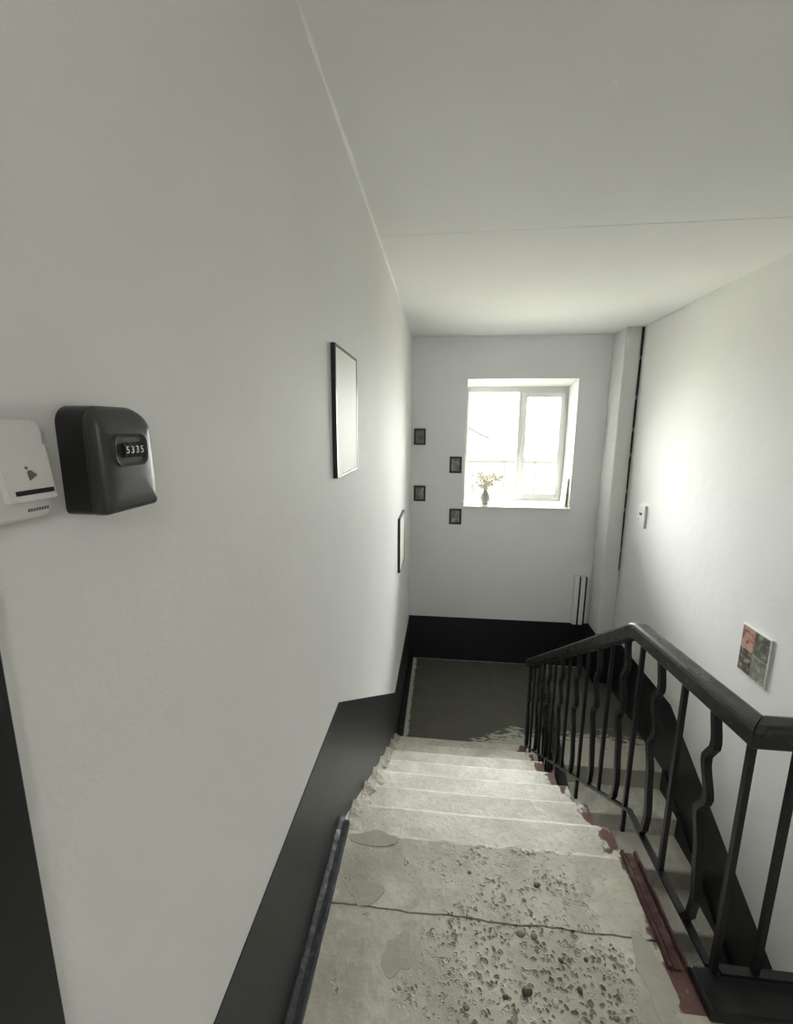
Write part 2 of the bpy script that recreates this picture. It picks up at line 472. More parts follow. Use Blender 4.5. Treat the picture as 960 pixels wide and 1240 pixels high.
# top (frieze) tread: lies level with the landing floor
obj('step', step_mesh(0, XS0, XE - 0.03, 1.2, Y0, 0.0, -0.20, -0.34, 3.3, yback=lambda x: crack_y(x) + 0.003), m_floor, flight)
for i in range(1, 8):
    xe = XE + 0.012 * nz(i * 1.7, 3.1, 0)
    obj('step', step_mesh(i, XS0, xe, Y0 + TRD * (i - 1) - 0.012, Y0 + TRD * i, -RIS * i, -RIS * (i + 1), -RIS * (i + 2), 5.1 * i), m_step, flight)
bm = bmesh.new()
prism(bm, [(1.10, -0.20), (Y0 - 0.013, -0.34), (Y0 + TRD * 7, -RIS * 9), (Y0 + TRD * 7, -RIS * 9 - 0.18), (1.10, -0.36)], 0, XS0, XE - 0.04)
obj('waist_slab', bm, m_step, flight)
# crumbled mortar left along the wall at each step end
for i in range(0, 8):
    bm = bmesh.new()
    yA, yB = Y0 + TRD * (i - 1) + 0.02, Y0 + TRD * i - 0.015
    zt = -RIS * i
    if i == 0: yA = 1.30
    n = 14; rows = []
    for k in range(n + 1):
        y = yA + (yB - yA) * k / n
        wd = 0.055 + 0.028 * nz(y * 14, i * 3.1, 0) + 0.02 * nz(y * 41, i, 2)
        hh = 0.022 + 0.012 * nz(y * 17, i * 2.2, 5) + 0.03 * (k / n) ** 3
        if i == 0: wd *= 0.55; hh *= 0.5
        if k in (0, n): hh *= 0.4
        rows.append([bm.verts.new(p) for p in ((XS0, y, zt), (XS0, y, zt + hh), (XS0 + wd * 0.45, y, zt + hh * 0.8), (XS0 + wd * 0.8, y, zt + hh * 0.35), (XS0 + wd, y, zt))])
    for a, b in zip(rows, rows[1:]):
        for j in range(5): bm.faces.new((a[j], a[(j + 1) % 5], b[(j + 1) % 5], b[j]))
    bm.faces.new(rows[0]); bm.faces.new(rows[-1])
    obj('mortar_fillet', bm, m_mortar, flight)

# landing edge strip (bare concrete nosing at the head of the lower flight)
YL = Y0 + TRD * 7      # 3.56 = front line of the half landing
lower = thing('stair_flight', 'lower concrete stairs seen through the railing beside the right wall', 'stairs', (1.37, YL, Z2))
def low_step(i, yb, yf, zt, zb0, zb1):
    """tread whose nosing faces the viewer (smaller y)"""
    bm = step_mesh(i, XE + 0.06, XR - E - 0.02, -yb, -yf, zt, zb0, zb1, 7.7 * i + 1, n=50)
    for v in bm.verts: v.co.y = -v.co.y
    return bm
for i in range(1, 8):
    obj('step', low_step(i, YL - TRD * (i - 1) + 0.012, YL - TRD * i, Z1 - RIS * i, Z1 - RIS * (i + 1), Z1 - RIS * (i + 2) if i < 7 else Z2), m_step, lower)
bm = bmesh.new()
prism(bm, [(XE + 0.06, YL), (XR - E, YL), (XR - E, YL + 0.30), (XS0, YL + 0.30), (XS0, YL), ], 2, Z1 - 0.2, Z1)
struct('floor_landing_edge', bm, m_land)
# dark skirting that steps down the right wall, one board per tread
for i in range(1, 8):
    y1, y0 = YL - TRD * (i - 1), YL - TRD * i
    zt = Z1 - RIS * i
    bm = bmesh.new()
    prism(bm, [(y0 + 0.01, zt), (y1, zt), (y1, zt + RIS + 0.035), (y1 - 0.03, zt + RIS + 0.035), (y0 + 0.01, zt + 0.05)], 0, XR - E - 0.02, XR - E)
    obj('skirting', bm, m_dado, lower)

# ------------------------------------------------------------------ skirting and kerbs
bm = bmesh.new()
prof = [(0, 0), (0.040, 0), (0.040, 0.016), (0.034, 0.022), (0.022, 0.022), (0.018, 0.034), (0.004, 0.040), (0, 0.040)]
N = 60; rows = []
for k in range(N + 1):
    y = 0.32 + (Y0 + 0.012 - 0.32) * k / N
    rows.append([bm.verts.new((XL + E + s + (0.002 * nz(y * 20, s * 90, 0) if s > 0 else 0), y, u + (0.0025 * nz(y * 25, u * 50, 4) if u > 0 else 0))) for s, u in prof])
for a, b in zip(rows, rows[1:]):
    for j in range(len(prof)): bm.faces.new((a[j], a[(j + 1) % len(prof)], b[(j + 1) % len(prof)], b[j]))
bm.faces.new(rows[0]); bm.faces.new(rows[-1])
struct('baseboard_left', bm, m_skirt)
struct('baseboard_landing', B(XL + E, XL + 0.062, YL + 0.02, YB - E, Z1, Z1 + 0.03, bevel=0.006), m_dado)
# oxblood painted ridges along the open edge of the upper floor
edge = thing('floor_edging', 'chipped oxblood painted edging along the open side of the top step', 'edging', (0.72, 1.25, 0))
def ridge(x0, x1, h, seed):
    bm = bmesh.new(); rows = []
    for k in range(41):
        y = 1.10 + (Y0 + 0.004 - 1.10) * k / 40
        a = 0.003 * nz(y * 22, seed, 0); c = 0.002 * nz(y * 40, seed, 3)
        rows.append([bm.verts.new(p) for p in ((x0 + a, y, 0.0), (x0 + a + 0.004, y, h + c), (x1 - 0.004 + a, y, h + c), (x1 + a, y, -0.02))])
    for p, q in zip(rows, rows[1:]):
        for j in range(4): bm.faces.new((p[j], p[(j + 1) % 4], q[(j + 1) % 4], q[j]))
    bm.faces.new(rows[0]); bm.faces.new(rows[-1])
    return bm
obj('ridge', ridge(0.690, 0.706, 0.016, 1.0), m_red, edge)
obj('ridge', ridge(0.706, 0.737, 0.005, 2.0), m_red, edge)
obj('ridge', ridge(0.737, 0.752, 0.018, 3.0), m_red, edge)
tag(obj('kerb', B(0.742, XR - E, 0.985, 1.098, 0, 0.035, bevel=0.008, seg=2), m_black), 'low black painted kerb under the short railing on the upper floor', 'kerb')

# cement patches and loose-looking pebbles bedded in the upper floor
def patch(cx, cy, rx, ry, seed, h=0.002, n=44):
    bm = bmesh.new(); pts = []
    for k in range(n):
        a = 2 * math.pi * k / n
        q = 1 + 0.6 * nz(math.cos(a) * 1.1, math.sin(a) * 1.1, seed) + 0.12 * nz(math.cos(a) * 3.5, math.sin(a) * 3.5, seed + 3)
        pts.append((cx + rx * q * math.cos(a), cy + ry * q * math.sin(a)))
    prism(bm, pts, 2, -0.004, h)
    return bm
fl = bpy.data.objects['floor']
for cx, cy, rx, ry, s in ((-0.235, 1.225, 0.055, 0.045, 1.5), (-0.215, 1.425, 0.085, 0.03, 2.5), (-0.10, 1.05, 0.042, 0.055, 4.0), (0.645, 1.09, 0.042, 0.10, 6.0)):
    obj('cement_patch', patch(cx, cy, rx, ry, s, h=0.0012), m_patch, fl)
m_pebs = [mat('dark_pebble', (0.075, 0.072, 0.058), 0.45), mat('grey_pebble', (0.22, 0.21, 0.17), 0.5), mat('pale_pebble', (0.55, 0.53, 0.46), 0.5)]
def pebble(bm, x, y, r, h, sq, ang):
    m_ = Matrix.Translation((x, y, h)) @ Matrix.Rotation(ang, 4, 'Z') @ Matrix.Diagonal((r, r * sq, r * 0.35, 1))
    bmesh.ops.create_icosphere(bm, subdivisions=2, radius=1, matrix=m_)
for x, y, r, k in ((0.272, 1.004, 0.017, 0), (0.278, 1.150, 0.014, 1), (0.318, 1.146, 0.013, 1), (0.42, 1.022, 0.011, 0), (0.345, 0.985, 0.012, 2), (0.21, 0.985, 0.010, 0), (0.27, 1.04, 0.010, 2), (0.36, 1.31, 0.013, 0), (0.44, 1.335, 0.012, 2), (0.10, 1.36, 0.008, 2), (0.13, 1.33, 0.008, 1), (0.235, 1.075, 0.009, 2), (0.5, 0.97, 0.011, 1), (0.385, 1.09, 0.009, 0), (0.19, 1.10, 0.008, 1), (0.46, 1.10, 0.008, 0), (0.10, 0.95, 0.010, 1), (0.30, 0.93, 0.013, 1), (0.41, 0.93, 0.012, 0), (0.16, 0.91, 0.012, 2), (0.53, 0.90, 0.012, 0)):
    bm = bmesh.new(); pebble(bm, x, y, r, -0.0005, random.uniform(0.7, 0.95), random.uniform(0, 3))
    obj('pebble', bm, m_pebs[k], fl, smooth=True)

# ------------------------------------------------------------------ railing
XRL = 0.80
rail = thing('stair_railing', 'black metal railing with straight and wavy bars and a lacquered handrail', 'railing', (XRL, 1.08, 0.0))
RS = 0.64
KN_Y, KN_Z = 1.755, 0.755          # handrail knee (axis)
END_Y = 3.66
def hz(y):  # handrail axis
    return 0.808 + (KN_Z - 0.808) * (y - 1.08) / (KN_Y - 1.08) if y < KN_Y else KN_Z - RS * (y - KN_Y)
BK_Y = 1.66
def bz(y):  # bottom rail axis
    return 0.033 - 0.028 * (y - 1.08) / (BK_Y - 1.08) if y < BK_Y else 0.005 - RS * (y - BK_Y)
hp = [(-0.034, -0.020), (-0.030, -0.026), (0.030, -0.026), (0.034, -0.020), (0.034, 0.020), (0.029, 0.029), (0.018, 0.033), (-0.018, 0.033), (-0.029, 0.029), (-0.034, 0.020)]
hr = obj('handrail', sweep(bmesh.new(), [(XRL, 1.075, hz(1.075)), (XRL, KN_Y - 0.02, hz(KN_Y - 0.02)), (XRL, KN_Y + 0.02, hz(KN_Y + 0.02)), (XRL, END_Y, hz(END_Y))], hp, miter0=1.0, miter1=-1.0), m_rail, rail)
obj('handrail', sweep(bmesh.new(), [(XRL + 0.0015, 1.075, 0.809), (XR - E, 1.075, 0.809)], hp, side=Vector((0, 1, 0)), miter0=1.0), m_rail, rail)
# turn at the half landing and the lower flight's rail
XLR = XRL + 0.105
LS = 0.60
def hz2(y): return hz(END_Y) - LS * (END_Y - y)
def bz2(y): return hz2(y) - 0.75
obj('handrail', sweep(bmesh.new(), [(XRL, END_Y, hz(END_Y)), (XLR, END_Y, hz(END_Y))], hp, side=Vector((0, 1, 0)), miter0=-1.0, miter1=1.0), m_rail, rail)
obj('handrail', sweep(bmesh.new(), [(XLR, END_Y, hz2(END_Y)), (XLR, 1.60, hz2(1.60))], hp, miter0=-1.0), m_rail, rail)
obj('bottom_rail', sweep(bmesh.new(), [(XLR, END_Y - 0.02, bz2(END_Y - 0.02)), (XLR, 1.62, bz2(1.62))], [(-0.012, -0.005), (0.012, -0.005), (0.012, 0.005), (-0.012, 0.005)]), m_black, rail)
bp = [(-0.012, -0.005), (0.012, -0.005), (0.012, 0.005), (-0.012, 0.005)]
fp = [(-0.018, -0.003), (0.018, -0.003), (0.018, 0.003), (-0.018, 0.003)]
obj('bottom_rail', sweep(bmesh.new(), [(XRL, 1.10, bz(1.10)), (XRL, BK_Y, bz(BK_Y)), (XRL, END_Y - 0.02, bz(END_Y - 0.02))], bp), m_black, rail)
obj('bottom_rail', sweep(bmesh.new(), [(XRL + 0.012, 1.08, 0.05), (XR - E, 1.08, 0.05)], bp, side=Vector((0, 1, 0))), m_black, rail)
obj('top_strap', sweep(bmesh.new(), [(XRL, 1.08, hz(1.08) - 0.030), (XRL, KN_Y, hz(KN_Y) - 0.031), (XRL, END_Y - 0.02, hz(END_Y - 0.02) - 0.034)], fp), m_black, rail)
obj('top_strap', sweep(bmesh.new(), [(XRL + 0.018, 1.075, 0.778), (XR - E, 1.075, 0.778)], fp, side=Vector((0, 1, 0))), m_black, rail)
WAVE = [(0, 0), (0.14, -0.020), (0.23, 0.012), (0.38, -0.022), (0.47, 0.014), (0.62, -0.014), (0.84, -0.034), (0.93, -0.026), (1.0, 0.0)]
def bar_mesh(h, wavy):
    bm = bmesh.new()
    if wavy:
        path = []
        for k in range(33):
            s = k / 32
            for (a, va), (b, vb) in zip(WAVE, WAVE[1:]):
                if a <= s <= b:
                    f = (s - a) / (b - a); f = f * f * (3 - 2 * f); d = va + (vb - va) * f
            path.append((0, d, -h * s))
        r = 0.0105
    else:
        path = [(0, 0, 0), (0, 0, -h)]; r = 0.0078
    pr = [(-r, -r), (r, -r), (r, r), (-r, r)]
    rings = []
    P = [Vector(p) for p in path]
    for i, p in enumerate(P):
        rings.append([bm.verts.new((p.x + a, p.y + b, p.z)) for a, b in pr])
    for a, b in zip(rings, rings[1:]):
        for j in range(4): bm.faces.new((a[j], a[(j + 1) % 4], b[(j + 1) % 4], b[j]))
    bm.faces.new(rings[0]); bm.faces.new(rings[-1])
    bmesh.ops.recalc_face_normals(bm, faces=bm.faces[:])
    me = bpy.data.meshes.new('baluster'); bm.to_mesh(me); bm.free(); me.materials.append(m_black)
    return me
bars = {}
def baluster(x, y, zt, zb, wavy=False, name='baluster', rot=0.0):
    key = (round(zt - zb, 3), wavy)
    if key not in bars: bars[key] = bar_mesh(zt - zb, wavy)
    o = bpy.data.objects.new(name, bars[key]); C.objects.link(o); o.parent = rail
    o.location = Vector((x, y, zt)) - rail.location; o.rotation_euler.z = rot
    return o
TOPD = 0.030
baluster(XRL, 1.085, hz(1.085) - TOPD, 0.036, name='post')
for y, wv in ((1.235, True), (1.395, False), (1.555, True)):
    baluster(XRL, y, hz(y) - TOPD, bz(y) - 0.004, wv)
baluster(XRL, 1.70, hz(1.70) - TOPD, -0.135, name='post')
k = 0; y = 1.835
while y < END_Y - 0.06:
    wv = (k % 2 == 0)
    if (k % 4 == 3): baluster(XRL, y, hz(y) - TOPD, bz(y) - 0.13, False, name='post')
    else: baluster(XRL, y, hz(y) - TOPD, bz(y) - 0.004, wv)
    y += 0.147; k += 1
baluster(XRL, END_Y - 0.03, hz(END_Y - 0.03) - TOPD, Z1, name='post')
y = END_Y - 0.05; k = 0
while y > 1.65:
    baluster(XLR, y, hz2(y) - TOPD, bz2(y) - 0.004, k % 2 == 1)
    y -= 0.147; k += 1
x = 0.905; k = 0
while x < XR - 0.04:
    baluster(x, 1.08, 0.776, 0.036 if k == 4 else 0.046, k % 2 == 1 and k > 0, rot=math.pi / 2)
    x += 0.115; k += 1

# ------------------------------------------------------------------ window
YW = 5.66
win = struct('window_1', B(WX0 + 0.004, WX1 - 0.004, YW + 0.06, YW + 0.064, 2.02, 2.06), m_upvc)
def part(name, mt, parent, *a, **k): return obj(name, B(*a, **k), mt, parent)
FX0, FX1, FZ0, FZ1 = WX0 - 0.005, WX1 + 0.004, WZ0 + 0.005, 2.040
fr = bmesh.new()
for a in ((FX0, FX0 + 0.055, FZ0, FZ1), (FX1 - 0.045, FX1, FZ0, FZ1), (FX0 + 0.055, FX1 - 0.045, FZ1 - 0.065, FZ1), (FX0 + 0.055, FX1 - 0.045, FZ0, FZ0 + 0.05), (0.905, 0.955, FZ0 + 0.05, FZ1 - 0.065)):
    box(fr, a[0], a[1], YW, YW + 0.06, a[2], a[3], bevel=0.004)
obj('frame', fr, m_upvc, win)
sash = bmesh.new()
sx0, sx1, sz0, sz1 = 0.950, FX1 - 0.040, FZ0 + 0.045, FZ1 - 0.065
for a in ((sx0, sx0 + 0.05, sz0, sz1), (sx1 - 0.055, sx1, sz0, sz1), (sx0 + 0.05, sx1 - 0.055, sz1 - 0.06, sz1), (sx0 + 0.05, sx1 - 0.055, sz0, sz0 + 0.06)):
    box(sash, a[0], a[1], YW - 0.022, YW + 0.04, a[2], a[3], bevel=0.005)
so = obj('sash', sash, m_upvc, win)
bm = B(0.965, 0.983, YW - 0.034, YW - 0.022, 1.27, 1.33, bevel=0.003)
box(bm, 0.967, 0.981, YW - 0.05, YW - 0.034, 1.20, 1.315, bevel=0.004)
obj('handle', bm, m_white, so)
obj('pane', B(sx0 + 0.05, sx1 - 0.055, YW + 0.01, YW + 0.014, sz0 + 0.06, sz1 - 0.06), m_glass, so)
obj('pane', B(FX0 + 0.055, 0.905, YW + 0.03, YW + 0.034, FZ0 + 0.05, FZ1 - 0.065), m_glass, win)
# plastered reveals
bm = bmesh.new()
box(bm, WX0, WX0 + 0.004, YB - 0.001, YW, WZ0, WZ1)
box(bm, WX1 - 0.004, WX1, YB - 0.001, YW, WZ0, WZ1)
prism(bm, [(YB - 0.001, WZ1), (YB - 0.001, WZ1 - 0.004), (YW, FZ1), (YW + 0.06, FZ1), (YW + 0.06, WZ1)], 0, WX0 + 0.004, WX1 - 0.004)
obj('reveal', bm, m_plaster, win)
sill = obj('window_sill', B(WX0 - 0.006, WX1 + 0.012, YB - 0.03, YW, WZ0 - 0.03, WZ0, bevel=0.006, seg=2), m_upvc, win)

# ------------------------------------------------------------------ things on the sill
vz = WZ0
vase = thing('flower_vase', 'small grey-brown vase of dried cream flowers on the window sill', 'vase', (0.520, 5.40, vz))
vp = [(0.030, 0), (0.045, 0.012), (0.058, 0.055), (0.060, 0.085), (0.050, 0.125), (0.030, 0.155), (0.025, 0.175), (0.032, 0.195), (0.026, 0.195), (0.020, 0.175), (0.001, 0.16)]
obj('vase_body', lathe(bmesh.new(), [(r, vz + z) for r, z in vp], 0.520, 5.40), m_vase, vase, smooth=True)
rnd = random.Random(3)
sb = bmesh.new(); fb = bmesh.new()
for k in range(120):
    a = rnd.uniform(0, 2 * math.pi); sp = rnd.uniform(0.04, 0.20); hgt = rnd.uniform(0.12, 0.36) - sp * 0.2
    tipx, tipy = 0.520 + sp * math.cos(a), 5.40 + sp * 0.4 * math.sin(a)
    mid = (0.520 + 0.35 * sp * math.cos(a), 5.40 + 0.14 * sp * math.sin(a), vz + 0.15 + hgt * 0.45)
    tip = Vector((tipx, tipy, vz + 0.12 + hgt * 0.8))
    tube(sb, [(0.520, 5.40, vz + 0.165), mid, tip], [0.0015, 0.0012, 0.0008], 5)
    for j in range(7):
        q = tip + Vector((rnd.gauss(0, 0.022), rnd.gauss(0, 0.012), rnd.gauss(0, 0.018)))
        bmesh.ops.create_icosphere(fb, subdivisions=1, radius=rnd.uniform(0.005, 0.013), matrix=Matrix.Translation(q))
obj('stem', sb, m_stem, vase)
o = obj('blossom', fb, m_bloom, vase); o['kind'] = 'stuff'
bm = B(-0.008, 0.008, 5.33, 5.52, 0, 0.34, bevel=0.003)
bmesh.ops.rotate(bm, cent=(0, 0, 0), matrix=Matrix.Rotation(0.06, 3, 'Y'), verts=bm.verts[:])
bmesh.ops.translate(bm, vec=(1.440, 0, WZ0 + 0.0005), verts=bm.verts[:])
card = obj('leaning_card', bm, m_card, None, origin=(1.44, 5.42, WZ0))
tag(card, 'cream card leaning in the right corner of the window sill', 'card')

# ------------------------------------------------------------------ outside the window
m_out = mat('pale_dusty_ground', (0.55, 0.53, 0.45), 0.9)
_n = NT(m_out); _n.col(_n.mix(_n.noise(0.25, 5), (0.20, 0.20, 0.15), (0.28, 0.27, 0.22)))
tag(obj('ground_outside', B(-60, 80, 7.5, 140, -7.2, -7.0), m_out), kind='structure')
m_roof = mat('weathered_roof_sheet', (0.026, 0.023, 0.020), 0.9, spec=0.1)
m_hwall = mat('pale_house_wall', (0.60, 0.58, 0.52), 0.9)
hx, hy = 0.4, 40.0
house = thing('far_house', 'pale house with a sloping grey roof seen through the left window pane', 'house', (hx, hy, -7))
bm = bmesh.new(); prism(bm, [(-3.0, -7), (3.5, -7), (3.5, 0.75), (0.4, 2.3), (-3.0, 0.6)], 1, hy, hy + 7); obj('wall', bm, m_hwall, house)
bm = bmesh.new(); prism(bm, [(-3.6, 0.35), (0.4, 2.35), (4.0, 0.55), (4.0, 0.75), (0.4, 2.62), (-3.6, 0.62)], 1, hy - 0.4, hy + 7.4); obj('roof', bm, m_roof, house)
for wx in (-2.2, 0.8):
    o = obj('window', B(wx, wx + 1.1, hy - 0.03, hy, -2.9, -1.5), m_roof, house)
fence = thing('garden_fence', 'long low grey fence across the yard outside', 'fence', (5, 30, -7))
m_fence = mat('grey_fence_wood', (0.026, 0.025, 0.022), 0.9, spec=0.1)
obj('rail_board', B(-2, 14, 30, 30.06, -0.75 - 0.0, -0.55), m_fence, fence)
obj('rail_board', B(-2, 14, 30, 30.06, -3.4, -3.25), m_fence, fence)
for k in range(9):
    obj('fence_post', B(-2 + 2 * k, -1.88 + 2 * k, 29.95, 30.0, -7, -0.5), m_fence, fence)
def bush(name, label, cx, cy, zb, h, w, col, n, seed):
    r = random.Random(seed)
    t = thing(name, label, 'tree', (cx, cy, zb))
    mt = mat(name + '_leaves', col, 0.9)
    tb = bmesh.new(); tube(tb, [(cx, cy, zb), (cx + 0.1, cy, zb + h * 0.4), (cx, cy, zb + h * 0.75)], [0.14, 0.10, 0.04], 7)
    for k in range(9):
        a = r.uniform(0, 6.28); z0 = zb + h * r.uniform(0.3, 0.65)
        tube(tb, [(cx, cy, z0), (cx + math.cos(a) * w * 0.3, cy + math.sin(a) * w * 0.3, z0 + h * 0.15), (cx + math.cos(a) * w * 0.5, cy + math.sin(a) * w * 0.5, z0 + h * 0.28)], [0.05, 0.03, 0.01], 5)
    obj('trunk', tb, m_fence, t)
    lb = bmesh.new()
    for k in range(n):
        while True:
            p = Vector((r.uniform(-1, 1), r.uniform(-1, 1), r.uniform(-1, 1)))
            if p.length < 1: break
        c = Vector((cx + p.x * w * 0.55, cy + p.y * w * 0.55, zb + h * 0.68 + p.z * h * 0.32))
        u = Vector((r.gauss(0, 1), r.gauss(0, 1), r.gauss(0, 1))).normalized(); v = u.orthogonal().normalized()
        s = r.uniform(0.08, 0.16)
        lb.faces.new([lb.verts.new(c + q) for q in (u * s, v * s * 0.5, -u * s, -v * s * 0.5)])
    obj('foliage', lb, mt, t)['kind'] = 'stuff'
bush('orchard_tree', 'pale leafy tree outside below the left window pane', 1.2, 17.0, -7, 5.4, 3.6, (0.035, 0.031, 0.020), 2600, 4)
bush('orchard_tree', 'pale leafy tree outside below the right window pane', 4.1, 21.0, -7, 5.2, 3.2, (0.035, 0.031, 0.022), 2200, 9)

# ------------------------------------------------------------------ pictures on the back wall
pics = [((-0.344, -0.206, 1.352, 1.542), 'topmost dark-framed photo on the back wall, by the left corner', 1),
        ((0.087, 0.228, 1.028, 1.220), 'dark-framed photo touching the window edge, upper of the inner pair', 2),
        ((-0.338, -0.197, 0.684, 0.871), 'dark-framed photo by the left corner, lower of that pair', 3),
        ((0.092, 0.236, 0.411, 0.600), 'lowest dark-framed photo, under the left end of the window sill', 4)]
for (x0, x1, z0, z1), lab, s in pics:
    if s == 2: x0 -= 0.008; x1 -= 0.008
    t = thing('photo_frame', lab, 'picture', ((x0 + x1) / 2, YB, z0), 'four small photos beside the window')
    f = bmesh.new(); wv = 0.022
    for a in ((x0, x0 + wv, z0, z1), (x1 - wv, x1, z0, z1), (x0 + wv, x1 - wv, z1 - wv, z1), (x0 + wv, x1 - wv, z0, z0 + wv)):
        box(f, a[0], a[1], YB - 0.016, YB - 0.0005, a[2], a[3], bevel=0.002)
    obj('frame', f, m_greyframe, t)
    obj('photo', B(x0 + wv, x1 - wv, YB - 0.008, YB - 0.001, z0 + wv, z1 - wv), photo_mat('grey_photo', [(0.09, 0.09, 0.085), (0.24, 0.24, 0.225), (0.48, 0.48, 0.46)] if s > 1 else [(0.09, 0.09, 0.08), (0.16, 0.155, 0.14), (0.22, 0.215, 0.195)], 14, s), t)

# ------------------------------------------------------------------ pictures on the left wall
def side_frame(y0, y1, z0, z1, dep, lab, wv=0.010):
    t = thing('wall_picture', lab, 'picture', (XL, (y0 + y1) / 2, z0))
    f = bmesh.new()
    for a in ((y0, y0 + wv, z0, z1), (y1 - wv, y1, z0, z1), (y0 + wv, y1 - wv, z1 - wv, z1), (y0 + wv, y1 - wv, z0, z0 + wv)):
        box(f, XL + 0.0005, XL + dep, a[0], a[1], a[2], a[3], bevel=0.001)
    obj('frame', f, m_frame, t)
    obj('print', B(XL + 0.001, XL + dep - 0.002, y0 + wv, y1 - wv, z0 + wv, z1 - wv), m_paper, t)
side_frame(1.495, 1.865, 1.378, 1.825, 0.016, 'black-edged blank cream picture hanging above the stairs')
side_frame(3.74, 4.18, 0.285, 0.775, 0.022, 'white picture with a dark edge low on the left wall near the far corner', wv=0.012)

# ------------------------------------------------------------------ picture on the right wall
pz = [(2.640, 2.897, 0.012, 0.330)]
y0, y1, z0, z1 = pz[0]
t = thing('wall_picture', 'square picture of four coloured panels with a white edge above the railing', 'picture', (XR, 2.77, z0))
obj('backing', B(XR - 0.011, XR - 0.0005, y0, y1, z0, z1, bevel=0.001), m_white, t)
ym, zm = (y0 + y1) / 2 + 0.005, (z0 + z1) / 2 + 0.002
g = 0.009
def quad(a, b, c, d, cols, sc, s):
    obj('printed_panel', B(XR - 0.0120, XR - 0.011, a, b, c, d), photo_mat('print', cols, sc, s), t)
# y grows to the left in the picture
quad(ym + 0.002, y1 - g, zm + 0.004, z1 - g, [(0.10, 0.05, 0.045), (0.42, 0.22, 0.19), (0.58, 0.36, 0.28), (0.52, 0.38, 0.25)], 22, 2)
quad(y0 + g, ym, zm - 0.002, z1 - g, [(0.04, 0.04, 0.033), (0.14, 0.14, 0.11), (0.42, 0.44, 0.37)], 20, 5)
quad(ym + 0.002, y1 - g, z0 + g, zm + 0.002, [(0.06, 0.05, 0.042), (0.17, 0.14, 0.12), (0.55, 0.50, 0.44)], 26, 8)
quad(y0 + g, ym, z0 + g, zm - 0.004, [(0.12, 0.12, 0.10), (0.26, 0.26, 0.22), (0.42, 0.43, 0.39)], 20, 11)

# ------------------------------------------------------------------ pipes, corner line, switch
for x0, w in ((1.600, 0.052), (1.672, 0.050)):
    pt = thing('pipe_cover', 'white pipe cover against the back wall, farther from the corner' if x0 < 1.62 else 'white pipe cover standing tight beside the corner chase', 'pipe', (x0 + w / 2, YB - 0.03, -0.785), 'two pipe covers by the chase')
    obj('cover', B(x0, x0 + w, YB - 0.05, YB - 0.0005, -0.785, -0.17, bevel=0.006, seg=2), m_back, pt)
    obj('painted_gap_shade', B(x0 + w, x0 + w + 0.018, YB - 0.046, YB - 0.0005, -0.785, -0.185), m_dark, pt)  # solid black strip standing in for the shade beside each cover
bm = bmesh.new()
pts = []
for k in range(40):
    z = 2.545 - k / 39 * (2.545 - 0.02)
    pts.append((XR - 0.012 + 0.003 * nz(z * 2, 5, 0), CY - 0.012, z))
tube(bm, pts, [0.011 - 0.006 * k / 39 for k in range(40)], 8)
tag(obj('black_corner_line', bm, m_dark, None, smooth=True, origin=(XR - 0.012, CY - 0.012, 0.02)), 'thin black line running down the corner between the chase and right wall', 'cable')  # plain black tube down the corner, thinner towards the bottom
sw = thing('wall_switch', 'small white switch box with a dark slot on the right wall', 'switch', (XR, 4.48, 0.62))
obj('box_body', B(XR - 0.022, XR - 0.0005, 4.42, 4.56, 0.60, 0.82, bevel=0.005, seg=2), m_white, sw)
obj('slot', B(XR - 0.0245, XR - 0.022, 4.47, 4.525, 0.720, 0.742, bevel=0.001), m_dark, sw)
obj('lower_lip', B(XR - 0.028, XR - 0.022, 4.53, 4.56, 0.66, 0.68, bevel=0.001), m_white, sw)

# ------------------------------------------------------------------ door edge on the left
door = struct('door_1', B(XL - 0.09, XL - 0.045, DY0 + 0.05, DY1 - 0.02, 0.01, DZ - 0.04, bevel=0.003), m_blackplastic)
bm = bmesh.new()
for a in ((DY1 - 0.02, 0.308, 0, DZ + 0.06), (DY0 - 0.03, DY0 + 0.05, 0, DZ + 0.06), (DY0 + 0.05, DY1 - 0.02, DZ - 0.04, DZ + 0.06)):
    box(bm, XL + 0.0005, XL + 0.012, a[0], a[1], a[2], a[3], bevel=0.003)
for a in ((DY1 - 0.02, DY1, 0, DZ), (DY0, DY0 + 0.05, 0, DZ), (DY0 + 0.05, DY1 - 0.02, DZ - 0.04, DZ)):
    box(bm, XL - 0.12, XL, a[0], a[1], a[2], a[3])
obj('door_frame', bm, m_blackplastic, door)
obj('door_handle', B(XL - 0.045, XL - 0.02, DY0 + 0.10, DY0 + 0.13, 0.95, 1.10, bevel=0.006), m_chrome, door)

# ------------------------------------------------------------------ added fill lamp, unseen behind the viewer, brightens the near walls
LX, LY = 0.80, -1.75
lamp = thing('added_fill_lamp', 'added round fill lamp, unseen on the ceiling behind the viewer', 'lamp', (LX, LY, ZC - 0.22))
obj('fill_lamp_base', lathe(bmesh.new(), [(0.07, ZC - 0.0005), (0.07, ZC - 0.03), (0.05, ZC - 0.045)], LX, LY), m_white, lamp)
m_opal = mat('fill_lamp_glass', (0.9, 0.9, 0.86), 0.4)
_b = m_opal.node_tree.nodes['Principled BSDF']
_b.inputs['Emission Color'].default_value = (1.0, 0.97, 0.92, 1); _b.inputs['Emission Strength'].default_value = FILL_LAMP
obj('fill_lamp_globe', lathe(bmesh.new(), [(0.05, ZC - 0.045), (0.11, ZC - 0.07), (0.135, ZC - 0.12), (0.125, ZC - 0.17), (0.08, ZC - 0.21), (0.01, ZC - 0.22)], LX, LY), m_opal, lamp, smooth=True)

